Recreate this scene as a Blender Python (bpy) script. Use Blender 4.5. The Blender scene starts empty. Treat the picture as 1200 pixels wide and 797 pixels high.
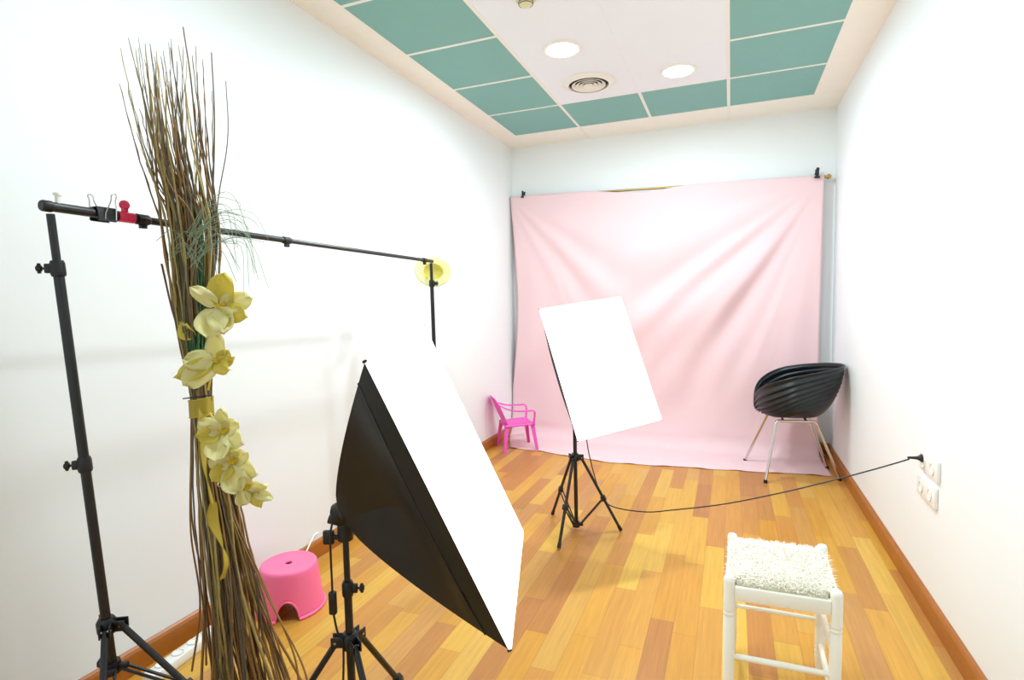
import bpy, bmesh, math, random
from mathutils import Vector, Matrix
random.seed(7)
S = bpy.context.scene
COL = S.collection
PI = math.pi

# ------------------------------------------------------------------ camera, world, exposure
cam = bpy.data.cameras.new('camera'); co = bpy.data.objects.new('camera', cam); COL.objects.link(co)
cam.sensor_width = 36; cam.lens = 19.317; cam.clip_start = 0.02
Rm = Matrix(((0.92863, -0.00910, 0.37090), (0.37047, 0.07495, -0.92581), (-0.01937, 0.99715, 0.07297)))
yaw, pitch, roll = 0.3794, -0.0728, 0.0196
Rc = (Matrix.Rotation(yaw, 3, 'Z') @ Matrix.Rotation(pitch, 3, 'X') @ Matrix.Rotation(roll, 3, 'Y'))
co.matrix_world = (Matrix.Translation((1.8285, -4.7549, 1.3282)) @ Rc.to_4x4() @ Matrix.Rotation(PI/2, 4, 'X'))
S.camera = co
W = bpy.data.worlds.new('world'); S.world = W; W.use_nodes = True
W.node_tree.nodes['Background'].inputs[0].default_value = (0.80, 0.93, 1.0, 1)
W.node_tree.nodes['Background'].inputs[1].default_value = 1.15  # added soft fill, entering through the open rear of the room
S.view_settings.view_transform = 'Standard'; S.view_settings.look = 'None'
S.view_settings.exposure = 0.17; S.view_settings.gamma = 1.0; S.view_settings.use_curve_mapping = False
DOWNLIGHT_W = 24.0          # each ceiling downlight
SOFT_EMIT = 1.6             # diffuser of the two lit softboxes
S.cycles.max_bounces = 10; S.cycles.diffuse_bounces = 8
S.cycles.use_denoising = True

# ------------------------------------------------------------------ dimensions (metres), z up, back wall along x
XL, XR, YB, YF, H = -0.182, 2.599, 0.374, -6.9, 2.808

# ------------------------------------------------------------------ materials
def srgb(r, g, b):
    f = lambda c: c/12.92 if c <= 0.04045 else ((c+0.055)/1.055)**2.4
    return (f(r/255), f(g/255), f(b/255), 1)
def mat(name, col, rough=0.5, metal=0.0, noise=0.0, nscale=20, bump=0.0, bscale=200, trans=0.0, spec=0.5, alpha=1.0):
    m = bpy.data.materials.new(name); m.use_nodes = True
    nt = m.node_tree; b = nt.nodes['Principled BSDF']
    b.inputs['Base Color'].default_value = col
    b.inputs['Roughness'].default_value = rough; b.inputs['Metallic'].default_value = metal
    b.inputs['Specular IOR Level'].default_value = spec
    b.inputs['Alpha'].default_value = alpha
    tc = nt.nodes.new('ShaderNodeTexCoord')
    if noise:
        n = nt.nodes.new('ShaderNodeTexNoise'); n.inputs['Scale'].default_value = nscale; n.inputs['Detail'].default_value = 4
        nt.links.new(tc.outputs['Object'], n.inputs['Vector'])
        mx = nt.nodes.new('ShaderNodeMix'); mx.data_type = 'RGBA'
        mx.inputs[6].default_value = tuple(c*(1-noise) for c in col[:3])+(1,)
        mx.inputs[7].default_value = tuple(min(1, c*(1+noise)) for c in col[:3])+(1,)
        nt.links.new(n.outputs[0], mx.inputs[0]); nt.links.new(mx.outputs[2], b.inputs['Base Color'])
    if bump:
        n = nt.nodes.new('ShaderNodeTexNoise'); n.inputs['Scale'].default_value = bscale
        nt.links.new(tc.outputs['Object'], n.inputs['Vector'])
        bp = nt.nodes.new('ShaderNodeBump'); bp.inputs['Strength'].default_value = bump; bp.inputs['Distance'].default_value = 0.004
        nt.links.new(n.outputs[0], bp.inputs['Height']); nt.links.new(bp.outputs[0], b.inputs['Normal'])
    if trans:
        t = nt.nodes.new('ShaderNodeBsdfTranslucent'); t.inputs[0].default_value = col
        mx = nt.nodes.new('ShaderNodeMixShader'); mx.inputs[0].default_value = trans
        nt.links.new(b.outputs[0], mx.inputs[1]); nt.links.new(t.outputs[0], mx.inputs[2])
        nt.links.new(mx.outputs[0], nt.nodes['Material Output'].inputs[0])
    return m
def emit(name, col, s):
    m = bpy.data.materials.new(name); m.use_nodes = True
    b = m.node_tree.nodes['Principled BSDF']
    b.inputs['Base Color'].default_value = col
    b.inputs['Emission Color'].default_value = col; b.inputs['Emission Strength'].default_value = s
    return m

M = {}
M['wall'] = mat('white_wall_paint', srgb(237, 242, 243), 0.6, bump=0.06, bscale=90)
M['cream'] = mat('cream_ceiling_tile', srgb(247, 243, 232), 0.8, noise=0.03, nscale=6)
M['ceil_white'] = mat('white_ceiling_tile', srgb(237, 243, 249), 0.8, noise=0.01, nscale=6)
M['teal'] = mat('teal_ceiling_tile', srgb(130, 181, 174), 0.8, noise=0.03, nscale=9)
M['bar_white'] = mat('grid_bar_white', srgb(240, 238, 228), 0.5)
M['skirting'] = mat('varnished_skirting_wood', srgb(166, 99, 32), 0.35, noise=0.2, nscale=14)
M['black_metal'] = mat('black_painted_metal', srgb(26, 27, 28), 0.35)
M['grey_metal'] = mat('dark_grey_metal', srgb(70, 72, 70), 0.3, metal=0.6)
M['black_plastic'] = mat('black_plastic', srgb(22, 23, 24), 0.45)
M['rivet'] = mat('steel_rivet', srgb(190, 190, 190), 0.25, metal=1)
M['black_fabric'] = mat('black_nylon', srgb(25, 30, 31), 0.42, bump=0.1, bscale=500)
M['chrome'] = mat('chrome', srgb(215, 212, 205), 0.12, metal=1)
M['chair_black'] = mat('ribbed_black_polypropylene', srgb(20, 27, 31), 0.33)
M['pink'] = mat('bubblegum_pink_plastic', srgb(252, 116, 164), 0.4)
M['magenta'] = mat('magenta_pink_plastic', srgb(235, 85, 190), 0.35)
M['cloth'] = mat('pale_pink_muslin', srgb(244, 213, 216), 0.9, noise=0.02, nscale=3, bump=0.08, bscale=400, trans=0.12)
M['brass'] = mat('brass', srgb(190, 160, 95), 0.3, metal=0.9)
M['cream_paint'] = mat('ivory_gloss_paint', srgb(248, 250, 240), 0.3, noise=0.02)
M['fur'] = mat('white_fur', srgb(248, 244, 232), 0.9)
M['rush'] = mat('rush_weave', srgb(205, 200, 175), 0.8, noise=0.2, nscale=60)
M['white_plastic'] = mat('white_plastic', srgb(240, 240, 234), 0.35)
M['grey_hole'] = mat('socket_hole', srgb(120, 120, 112), 0.6)
M['wire'] = mat('nickel_wire', srgb(200, 200, 195), 0.25, metal=1)
M['red_plastic'] = mat('raspberry_plastic', srgb(232, 50, 92), 0.3)
M['hat'] = mat('pale_yellow_straw', srgb(236, 231, 165), 0.8, noise=0.05, nscale=60, bump=0.3, bscale=300)
M['hat_in'] = mat('yellow_straw_inner_shade', srgb(232, 222, 130), 0.85, noise=0.05, nscale=60)  # deeper yellow paints in the shading inside the hat
M['twig'] = mat('brown_willow', srgb(150, 116, 70), 0.7, noise=0.35, nscale=25)
M['twig_dark'] = mat('dark_willow', srgb(114, 84, 52), 0.7, noise=0.35, nscale=25)
M['twig_olive'] = mat('olive_willow', srgb(164, 148, 92), 0.7, noise=0.35, nscale=25)
M['twig_grey'] = mat('grey_brown_willow', srgb(104, 94, 78), 0.7, noise=0.3, nscale=25)
M['grass'] = mat('green_grass_wisps', srgb(56, 110, 70), 0.6)
M['grass_dry'] = mat('dull_green_wisps', srgb(140, 160, 132), 0.7)
M['petal'] = mat('cream_yellow_silk', srgb(249, 244, 186), 0.7, noise=0.05, nscale=30, trans=0.35)
M['petal_deep'] = mat('lemon_silk', srgb(236, 222, 104), 0.7, noise=0.08, nscale=30, trans=0.3)
M['flower_eye'] = mat('yolk_yellow', srgb(225, 190, 30), 0.6)
M['ribbon'] = mat('gold_organza', srgb(208, 186, 72), 0.5, noise=0.1, nscale=40, trans=0.3, alpha=0.85)
M['ribbon_edge'] = mat('gold_cord_edge', srgb(190, 165, 45), 0.5)
M['lamp'] = emit('lit_lamp', (1, 0.99, 0.96, 1), 12)
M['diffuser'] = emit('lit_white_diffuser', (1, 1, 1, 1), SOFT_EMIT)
M['vent_dark'] = mat('vent_gap', srgb(58, 58, 54), 0.8)
M['stain'] = mat('yellowed_plastic', srgb(222, 220, 180), 0.6)

def floor_mat():
    m = bpy.data.materials.new('parquet_planks'); m.use_nodes = True
    nt = m.node_tree; N = nt.nodes; L = nt.links; b = N['Principled BSDF']
    tc = N.new('ShaderNodeTexCoord'); sp = N.new('ShaderNodeSeparateXYZ'); L.new(tc.outputs['Object'], sp.inputs[0])
    def mth(op, a, b_=None):
        n = N.new('ShaderNodeMath'); n.operation = op
        for i, v in enumerate((a, b_)):
            if v is None: continue
            if isinstance(v, (int, float)): n.inputs[i].default_value = v
            else: L.new(v, n.inputs[i])
        return n.outputs[0]
    u = mth('DIVIDE', mth('ADD', sp.outputs['X'], 5.0), 0.092)
    row = mth('FLOOR', u)
    wn = N.new('ShaderNodeTexWhiteNoise'); wn.noise_dimensions = '1D'; L.new(row, wn.inputs['W'])
    v = mth('DIVIDE', mth('ADD', sp.outputs['Y'], mth('MULTIPLY', wn.outputs['Value'], 5.0)), 0.62)
    colm = mth('FLOOR', v)
    cb = N.new('ShaderNodeCombineXYZ'); L.new(row, cb.inputs[0]); L.new(colm, cb.inputs[1])
    wn2 = N.new('ShaderNodeTexWhiteNoise'); wn2.noise_dimensions = '2D'; L.new(cb.outputs[0], wn2.inputs['Vector'])
    ramp = N.new('ShaderNodeValToRGB'); cr = ramp.color_ramp
    stops = [(0.0, (210, 146, 66)), (0.2, (188, 124, 64)), (0.36, (222, 164, 66)), (0.55, (212, 150, 56)), (0.75, (226, 176, 70)), (0.9, (202, 142, 80)), (1.0, (232, 186, 74))]
    while len(cr.elements) < len(stops): cr.elements.new(0.5)
    for e, (p_, c) in zip(cr.elements, stops): e.position = p_; e.color = srgb(*c)
    L.new(wn2.outputs['Value'], ramp.inputs[0])
    mp = N.new('ShaderNodeMapping'); mp.inputs['Scale'].default_value = (70, 3.0, 1); L.new(tc.outputs['Object'], mp.inputs[0])
    gr = N.new('ShaderNodeTexNoise'); gr.inputs['Scale'].default_value = 1.0; gr.inputs['Detail'].default_value = 6; gr.inputs['Roughness'].default_value = 0.7
    L.new(mp.outputs[0], gr.inputs['Vector'])
    gv = mth('MULTIPLY', mth('SUBTRACT', gr.outputs[0], 0.5), 0.55)
    gl = mth('ADD', gv, 0.86)
    fu = mth('FRACT', u); fv = mth('FRACT', v)
    seam_u = mth('LESS_THAN', mth('MINIMUM', fu, mth('SUBTRACT', 1.0, fu)), 0.012)
    seam_v = mth('LESS_THAN', mth('MINIMUM', fv, mth('SUBTRACT', 1.0, fv)), 0.0018)
    seam = mth('MAXIMUM', seam_u, seam_v)
    k = mth('MULTIPLY', gl, mth('SUBTRACT', 1.0, mth('MULTIPLY', seam, 0.25)))
    vm = N.new('ShaderNodeVectorMath'); vm.operation = 'SCALE'; L.new(ramp.outputs[0], vm.inputs[0]); L.new(k, vm.inputs['Scale'])
    L.new(vm.outputs[0], b.inputs['Base Color'])
    b.inputs['Roughness'].default_value = 0.32; b.inputs['Specular IOR Level'].default_value = 0.35
    return m
M['floor'] = floor_mat()

# ------------------------------------------------------------------ helpers
class MB:
    """collects shapes into one mesh"""
    def __init__(s): s.bm = bmesh.new(); s.mi = 0
    def _f(s, vs):
        try:
            f = s.bm.faces.new(vs); f.material_index = s.mi; return f
        except ValueError: return None
    def box(s, c, size, rot=None, bevel=0.0, seg=2):
        mtx = Matrix.Translation(c) @ ((rot.to_4x4() if rot else Matrix())) @ Matrix.Diagonal((size[0], size[1], size[2], 1))
        r = bmesh.ops.create_cube(s.bm, size=1.0, matrix=mtx)
        fs = {f for v in r['verts'] for f in v.link_faces}
        for f in fs: f.material_index = s.mi
        if bevel:
            es = list({e for v in r['verts'] for e in v.link_edges})
            rb = bmesh.ops.bevel(s.bm, geom=es, offset=bevel, segments=seg, profile=0.5, affect='EDGES')
            for f in rb['faces']: f.material_index = s.mi
        return s
    def tube(s, pts, r, n=10, cap=True, closed=False):
        pts = [Vector(p) for p in pts]
        if not isinstance(r, (list, tuple)): r = [r]*len(pts)
        rings = []; up = None
        for i, p in enumerate(pts):
            a = pts[(i-1) % len(pts)] if (i > 0 or closed) else p
            b = pts[(i+1) % len(pts)] if (i < len(pts)-1 or closed) else p
            t = (b-a)
            t = t.normalized() if t.length > 1e-9 else Vector((0, 0, 1))
            if up is None:
                up = t.orthogonal().normalized()
            else:
                up = (up - t*up.dot(t))
                up = up.normalized() if up.length > 1e-6 else t.orthogonal().normalized()
            w = t.cross(up)
            rings.append([s.bm.verts.new(p + (up*math.cos(2*PI*k/n) + w*math.sin(2*PI*k/n))*r[i]) for k in range(n)])
        rng = range(len(rings) if closed else len(rings)-1)
        for i in rng:
            A, B = rings[i], rings[(i+1) % len(rings)]
            for k in range(n): s._f((A[k], A[(k+1) % n], B[(k+1) % n], B[k]))
        if cap and not closed:
            s._f(rings[0][::-1]); s._f(rings[-1])
        return s
    def lathe(s, prof, c=(0, 0, 0), axis=(0, 0, 1), n=24):
        q = Vector((0, 0, 1)).rotation_difference(Vector(axis).normalized()); c = Vector(c)
        rings = []
        for (r, z) in prof:
            if r < 1e-6: rings.append([s.bm.verts.new(c + q @ Vector((0, 0, z)))])
            else: rings.append([s.bm.verts.new(c + q @ Vector((r*math.cos(2*PI*k/n), r*math.sin(2*PI*k/n), z))) for k in range(n)])
        for A, B in zip(rings, rings[1:]):
            for k in range(n):
                if len(A) == 1 and len(B) == 1: continue
                if len(A) == 1: s._f((A[0], B[(k+1) % n], B[k]))
                elif len(B) == 1: s._f((A[k], A[(k+1) % n], B[0]))
                else: s._f((A[k], A[(k+1) % n], B[(k+1) % n], B[k]))
        return s
    def grid(s, fn, nu, nv, cu=False):
        V = [[s.bm.verts.new(fn(i/(nu if cu else nu-1), j/(nv-1))) for j in range(nv)] for i in range(nu)]
        for i in range(nu if cu else nu-1):
            for j in range(nv-1):
                a, b = V[i], V[(i+1) % nu]
                s._f((a[j], b[j], b[j+1], a[j+1]))
        return V
    def quad(s, *ps): s._f([s.bm.verts.new(p) for p in ps]); return s
    def prism(s, poly, axis_vec):
        A = [s.bm.verts.new(p) for p in poly]; d = Vector(axis_vec)
        B = [s.bm.verts.new(Vector(p)+d) for p in poly]
        s._f(A[::-1]); s._f(B)
        for i in range(len(A)): s._f((A[i], A[(i+1) % len(A)], B[(i+1) % len(A)], B[i]))
        return s
    def build(s, name, m, parent=None, smooth=True, angle=40, normals=True):
        if normals: bmesh.ops.recalc_face_normals(s.bm, faces=s.bm.faces)
        me = bpy.data.meshes.new(name); s.bm.to_mesh(me); s.bm.free()
        for x in (m if isinstance(m, (list, tuple)) else [m]): me.materials.append(x)
        if smooth:
            me.polygons.foreach_set('use_smooth', [True]*len(me.polygons))
            me.set_sharp_from_angle(angle=math.radians(angle))
        o = bpy.data.objects.new(name, me); COL.objects.link(o)
        if parent: o.parent = parent
        return o
def tag(o, label=None, cat=None, group=None, kind=None):
    if label: o['label'] = label
    if cat: o['category'] = cat
    if group: o['group'] = group
    if kind: o['kind'] = kind
    return o
def thing(name, label, cat, loc=(0, 0, 0), rz=0, group=None):
    o = bpy.data.objects.new(name, None); COL.objects.link(o); o.empty_display_size = 0.05
    o.location = loc; o.rotation_euler = (0, 0, rz)
    return tag(o, label, cat, group)
def struct(name, mb, m, parent=None, **k):
    o = mb.build(name, m, parent, **k)
    if not parent: o['kind'] = 'structure'
    return o
def copy_tree(o, parent=None):
    c = o.copy(); COL.objects.link(c)
    if parent: c.parent = parent
    for ch in list(o.children): copy_tree(ch, c)
    return c
def V(*a): return Vector(a)
def rel(root, pts): return [Vector(p) - Vector(root.location) for p in pts]
def smoothpts(P, n=8):
    """Catmull-Rom through the points"""
    P = [Vector(p) for p in P]; out = []
    Q = [P[0]*2-P[1]] + P + [P[-1]*2-P[-2]]
    for i in range(1, len(Q)-2):
        a, b, c, d = Q[i-1:i+3]
        for k in range(n):
            t = k/n
            out.append(0.5*((2*b) + (c-a)*t + (2*a-5*b+4*c-d)*t*t + (3*b-a-3*c+d)*t**3))
    out.append(P[-1]); return out

# ------------------------------------------------------------------ the room
m = MB(); m.box(((XL+XR)/2, (YB+YF)/2, -0.05), (XR-XL+0.4, YB-YF+0.4, 0.1)); struct('floor', m, M['floor'], smooth=False)
m = MB(); m.box((XL-0.05, (YB+YF)/2, H/2), (0.1, YB-YF+0.2, H)); struct('wall_left', m, M['wall'], smooth=False)
m = MB(); m.box((XR+0.05, (YB+YF)/2, H/2), (0.1, YB-YF+0.2, H)); struct('wall_right', m, M['wall'], smooth=False)
m = MB(); m.box(((XL+XR)/2, YB+0.05, H/2), (XR-XL, 0.1, H)); struct('wall_back', m, M['wall'], smooth=False)
# skirting boards, profiled
def skirting(name, p0, p1, nrm):
    p0, p1, n = Vector(p0), Vector(p1), Vector(nrm)
    prof = [(0, 0), (0.016, 0), (0.016, 0.078), (0.011, 0.088), (0.004, 0.094), (0, 0.094)]
    m = MB(); m.prism([p0 + n*a + Vector((0, 0, z)) for a, z in prof], p1-p0)
    struct(name, m, M['skirting'], smooth=False)
skirting('baseboard_left', (XL, YF, 0), (XL, YB, 0), (1, 0, 0))
skirting('baseboard_right', (XR, YF, 0), (XR, YB, 0), (-1, 0, 0))
skirting('baseboard_back', (XL+0.016, YB, 0), (XR-0.016, YB, 0), (0, -1, 0))

# ceiling: cream border, white middle, teal panels, white grid bars
m = MB(); m.box(((XL+XR)/2, (YB+YF)/2, H+0.06), (XR-XL+0.4, YB-YF+0.4, 0.1))
ceil = struct('ceiling', m, M['cream'], smooth=False)
T = 0.6
def panel(x0, x1, y0, y1, m_, name, lab=None):
    g = 0.0002 if m_ in (M['ceil_white'], M['cream']) else 0.009
    mb = MB(); mb.box(((x0+x1)/2, (y0+y1)/2, H+0.005), (x1-x0-2*g, y1-y0-2*g, 0.012))
    o = mb.build(name, m_, ceil, smooth=False)
    if lab: o['label'] = lab
nrow = 11
for r in range(nrow):
    y1, y0 = -r*T, -(r+1)*T
    panel(0, T, y0, y1, M['teal'], 'ceiling_panel', 'teal ceiling panel'); panel(3*T, 4*T, y0, y1, M['teal'], 'ceiling_panel', 'teal ceiling panel')
    for c in (1, 2):
        t = r == 0
        panel(c*T, (c+1)*T, y0, y1, M['teal'] if t else M['ceil_white'], 'ceiling_panel', 'teal ceiling panel' if t else 'white ceiling panel')
# border panels, cream
for r in range(-1, nrow):
    y1, y0 = (YB, 0) if r < 0 else (-r*T, -(r+1)*T)
    panel(XL, 0, y0, y1, M['cream'], 'ceiling_panel', 'cream border panel'); panel(4*T, XR, y0, y1, M['cream'], 'ceiling_panel', 'cream border panel')
for c in range(4): panel(c*T, (c+1)*T, 0, YB, M['cream'], 'ceiling_panel', 'cream border panel')
bw = 0.022
for i in (0, 1, 3, 4):
    mb = MB(); mb.box((i*T, (YB+YF)/2, H+0.001), (bw, YB-YF, 0.008)); mb.build('grid_bar', M['cream'] if i in (0, 4) else M['bar_white'], ceil, smooth=False)
for r in range(0, nrow):
    for (a, b_) in ((0, T), (3*T, 4*T)) if r else ((XL, XR),):
        mb = MB(); mb.box(((a+b_)/2, -r*T, H+0.001), (b_-a-(bw if r else 0), bw, 0.007)); mb.build('grid_bar', M['bar_white'] if r else M['cream'], ceil, smooth=False)
mb = MB(); mb.box((2*T, -T/2, H+0.001), (bw, T-bw, 0.007)); mb.build('grid_bar', M['bar_white'], ceil, smooth=False)
mb = MB(); mb.box((2*T, -T, H+0.001), (2*T-bw, bw*0.5, 0.006)); mb.build('grid_bar', M['bar_white'], ceil, smooth=False)
# wall angle round the ceiling
for nm, c, sz in (('trim_1', (XL+0.009, (YB+YF)/2, H-0.001), (0.018, YB-YF, 0.006)), ('trim_2', (XR-0.009, (YB+YF)/2, H-0.001), (0.018, YB-YF, 0.006)), ('trim_3', ((XL+XR)/2, YB-0.009, H-0.001), (XR-XL-0.036, 0.018, 0.006))):
    mb = MB(); mb.box(c, sz); struct(nm, mb, M['cream'], smooth=False)

# ------------------------------------------------------------------ ceiling fittings
def downlight(x, y, lab):
    t = thing('ceiling_light', lab, 'light', (x, y, H-0.001), 0)
    mb = MB(); mb.lathe([(0.094, 0.0), (0.113, 0.0), (0.112, -0.006), (0.103, -0.011), (0.094, -0.009), (0.094, 0.0)], n=40); mb.build('trim_ring', M['bar_white'], t)
    mb = MB(); mb.lathe([(0, -0.018), (0.06, -0.016), (0.094, -0.008), (0.094, -0.002), (0, -0.002)], n=40); mb.build('lens', M['lamp'], t)
    l = bpy.data.lights.new('downlight_lamp', 'AREA'); l.shape = 'DISK'; l.size = 0.16; l.energy = DOWNLIGHT_W; l.color = (0.82, 0.93, 1.0)
    o = bpy.data.objects.new('downlight_lamp', l); COL.objects.link(o); o.location = (x, y, H-0.03)
    return t
downlight(0.886, -1.50, 'lit round recessed downlight left of the air vent, nearer the camera')
downlight(1.495, -0.89, 'lit round recessed downlight to the right of the air vent')
def lamp_only(x, y):
    t = thing('ceiling_light', 'lit round recessed downlight further back along the white ceiling strip', 'light', (x, y, H-0.001), 0, 'downlights behind the camera')
    mb = MB(); mb.lathe([(0.094, 0.0), (0.113, 0.0), (0.112, -0.006), (0.103, -0.011), (0.094, -0.009), (0.094, 0.0)], n=40); mb.build('trim_ring', M['bar_white'], t)
    mb = MB(); mb.lathe([(0, -0.018), (0.06, -0.016), (0.094, -0.008), (0.094, -0.002), (0, -0.002)], n=40); mb.build('lens', M['lamp'], t)
    l = bpy.data.lights.new('downlight_lamp', 'AREA'); l.shape = 'DISK'; l.size = 0.16; l.energy = DOWNLIGHT_W*0.6; l.color = (0.82, 0.93, 1.0)
    o = bpy.data.objects.new('downlight_lamp', l); COL.objects.link(o); o.location = (x, y, H-0.03)
for x, y in ((1.5, -2.7), (0.9, -3.3)): lamp_only(x, y)

t = thing('air_vent', 'round white ceiling air diffuser of concentric rings beside the downlights', 'vent', (0.907, -0.93, H-0.001))
mb = MB(); mb.lathe([(0, -0.003), (0.12, -0.003), (0.12, -0.0005), (0, -0.0005)], n=48); mb.build('backing', M['vent_dark'], t)
mb = MB(); mb.lathe([(0.118, -0.001), (0.155, -0.001), (0.150, -0.010), (0.125, -0.022), (0.118, -0.020), (0.118, -0.001)], n=56); mb.build('frame', M['bar_white'], t)
for k, r in enumerate((0.022, 0.045, 0.068, 0.092)):
    mb = MB(); mb.lathe([(r-0.012, -0.005), (r+0.008, -0.020), (r+0.006, -0.023), (r-0.014, -0.007), (r-0.012, -0.005)], n=48); mb.build('louvre_ring', M['bar_white'], t)
mb = MB(); mb.lathe([(0, -0.018), (0.006, -0.016), (0.008, -0.004), (0, -0.004)], n=16); mb.build('hub', M['bar_white'], t)
t.scale = (1.16, 1.16, 1.0)

t = thing('smoke_detector', 'small yellowed round smoke detector at the top edge of the ceiling view', 'detector', (0.878, -2.10, H-0.001))
mb = MB(); mb.lathe([(0, -0.014), (0.045, -0.014), (0.052, -0.008), (0.052, -0.001), (0, -0.001)], n=32); mb.build('base', M['stain'], t)
mb = MB(); mb.lathe([(0, -0.040), (0.024, -0.038), (0.034, -0.030), (0.037, -0.014), (0, -0.014)], n=32); mb.build('dome', M['stain'], t)
for zz, rr in ((-0.021, 0.0365), (-0.030, 0.0345)):
    mb = MB(); mb.tube([(rr*math.cos(a*2*PI/32), rr*math.sin(a*2*PI/32), zz) for a in range(32)], 0.0018, n=6, closed=True); mb.build('slot', M['vent_dark'], t)

# ------------------------------------------------------------------ backdrop: rod, cloth, clamps
def rodp(x):
    k = (x-XL)/(XR-XL); return Vector((x, 0.305, 2.318 - 0.064*k))
t = thing('curtain_rod', 'thin brass rod carrying the pink backdrop along the back wall', 'rod', rodp(XL+0.02))
mb = MB(); mb.tube(rel(t, [rodp(XL+0.004), rodp(2.50)]), 0.010, n=12); mb.build('rod', M['brass'], t)
mb = MB(); mb.lathe([(0.010, 0), (0.016, 0.004), (0.016, 0.012), (0.010, 0.018), (0.012, 0.026), (0.021, 0.036), (0.021, 0.046), (0.012, 0.058), (0, 0.060)], c=rodp(2.50)-t.location, axis=(1, 0, -0.02), n=20); mb.build('finial', M['brass'], t)
for x in (0.02, 2.47):
    mb = MB(); p = rodp(x)-t.location
    mb.tube([p+V(0, YB-0.305-0.006, 0), p+V(0, 0.014, 0)], 0.006, n=10); mb.lathe([(0, 0), (0.018, 0), (0.018, 0.006), (0, 0.006)], c=p+V(0, YB-0.305-0.0005, 0), axis=(0, -1, 0), n=18)
    mb.build('bracket', M['brass'], t)

CW = 2.24   # hanging length along the cloth
def cloth(u, v):
    # v 0..1 over rod-to-floor-to-front edge; hanging part is v<0.8
    L1 = 2.235; L2 = 0.58; s = v*(L1+L2)
    xl_top, xr_top = -0.172, 2.508
    ztop = rodp(xl_top + (xr_top-xl_top)*u).z + 0.013
    # sag of the free top edge between the clamps
    uu = min(max((u-0.09)/(0.88), 0), 1); us = min(max((u-0.26)/0.40, 0), 1)
    sag = 0.040*math.sin(PI*us)**2
    hang = min(s, L1)/L1
    # side edges wander
    le = -0.170 + 0.058*math.sin(PI*min(hang/0.86, 1))**1.2 - 0.03*max(0, hang-0.72)/0.28*math.sin(PI*min(1, (hang-0.72)/0.28) if hang > 0.72 else 0)
    re = 2.508 + 0.006*math.sin(hang*5) - 0.016*math.sin(PI*hang)
    if s > L1:
        k = (s-L1)/L2
        le = -0.172 + 0.17*k; re = 2.508 + 0.022*k
    le = max(le, -0.171)
    x = le + (re-le)*u
    # folds: swags hung between clamps + rays from each clamp
    dxR, dz = (1-u)*2.68, hang*2.24
    thR = math.atan2(dz+0.02, dxR+0.02); rR = math.hypot(dxR, dz)
    dxL = u*2.68
    thL = math.atan2(dz+0.02, dxL+0.05); rL = math.hypot(dxL, dz)
    fade = math.sin(PI*min(1, hang*1.04))**0.6 if 0 < hang < 0.96 else 0
    d = 0
    d += 0.013*math.sin(thR*24 + 1.6*math.sin(rR*1.3))*math.exp(-((thR-0.72)/0.34)**2)*min(1, rR*1.2)
    d += 0.018*math.sin(thR*11 + 0.6 + 1.1*rR)*math.exp(-((thR-0.95)/0.36)**2)*min(1, rR)
    d += 0.006*math.sin(thR*41 + 2.2*math.sin(rR*1.1) + 1.0)*math.exp(-((thR-0.85)/0.42)**2)*min(1, rR*0.9)
    d += 0.010*math.sin(thL*22 + 0.5)*math.exp(-((thL-0.85)/0.3)**2)*math.exp(-((rL-0.7)/0.7)**2)
    tsw = hang/(0.10+4*uu*(1-uu)) if uu*(1-uu) > 0 else hang/0.10
    d += 0.012*math.sin(tsw*24)*math.exp(-tsw*1.4)*(4*uu*(1-uu))
    d += 0.006*math.sin(u*31 + 2*math.sin(hang*3))*hang
    d += 0.004*math.sin(u*57 + 3.0*hang)*hang
    d *= fade*1.55
    if s <= L1-0.12:
        y = 0.285 - 0.045*hang + d; z = ztop - sag*(1-hang) - hang*(ztop-0.0) 
        y -= 0.06*max(0, (hang-0.8)/0.2)**2
    else:
        # rounded landing onto the floor
        k = (s-(L1-0.12))
        y0 = 0.285 - 0.045*0.946 - 0.06*0.73**2
        if k < 0.19:
            a = k/0.19*PI/2; y = y0 - 0.12*(1-math.cos(a)); z = 0.006 + 0.120*(1-math.sin(a))
        else:
            kk = (k-0.19)/(L1+L2-(L1-0.12)-0.19)
            ya = y0-0.12
            front = -0.245 - 0.17*math.exp(-((u-0.38)/0.22)**2) - 0.085*math.exp(-((u-0.72)/0.2)**2) - 0.02*math.sin(u*40)*0.3
            y = ya + (front-ya)*kk
            wr = 0.5+0.5*math.sin(u*19+kk*4+2*math.sin(u*7))
            z = 0.005 + 0.007*wr*math.sin(PI*kk)**1.0 + (0.004*max(0, math.sin(u*60+1))*kk)
    return Vector((x, y, z))
mb = MB(); mb.grid(cloth, 150, 130)
c = mb.build('backdrop_cloth', M['cloth'], angle=180)
md = c.modifiers.new('thick', 'SOLIDIFY'); md.thickness = 0.002; md.offset = 1
tag(c, 'pale pink muslin backdrop hanging from the rod and trailing on the floor', 'backdrop')

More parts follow.
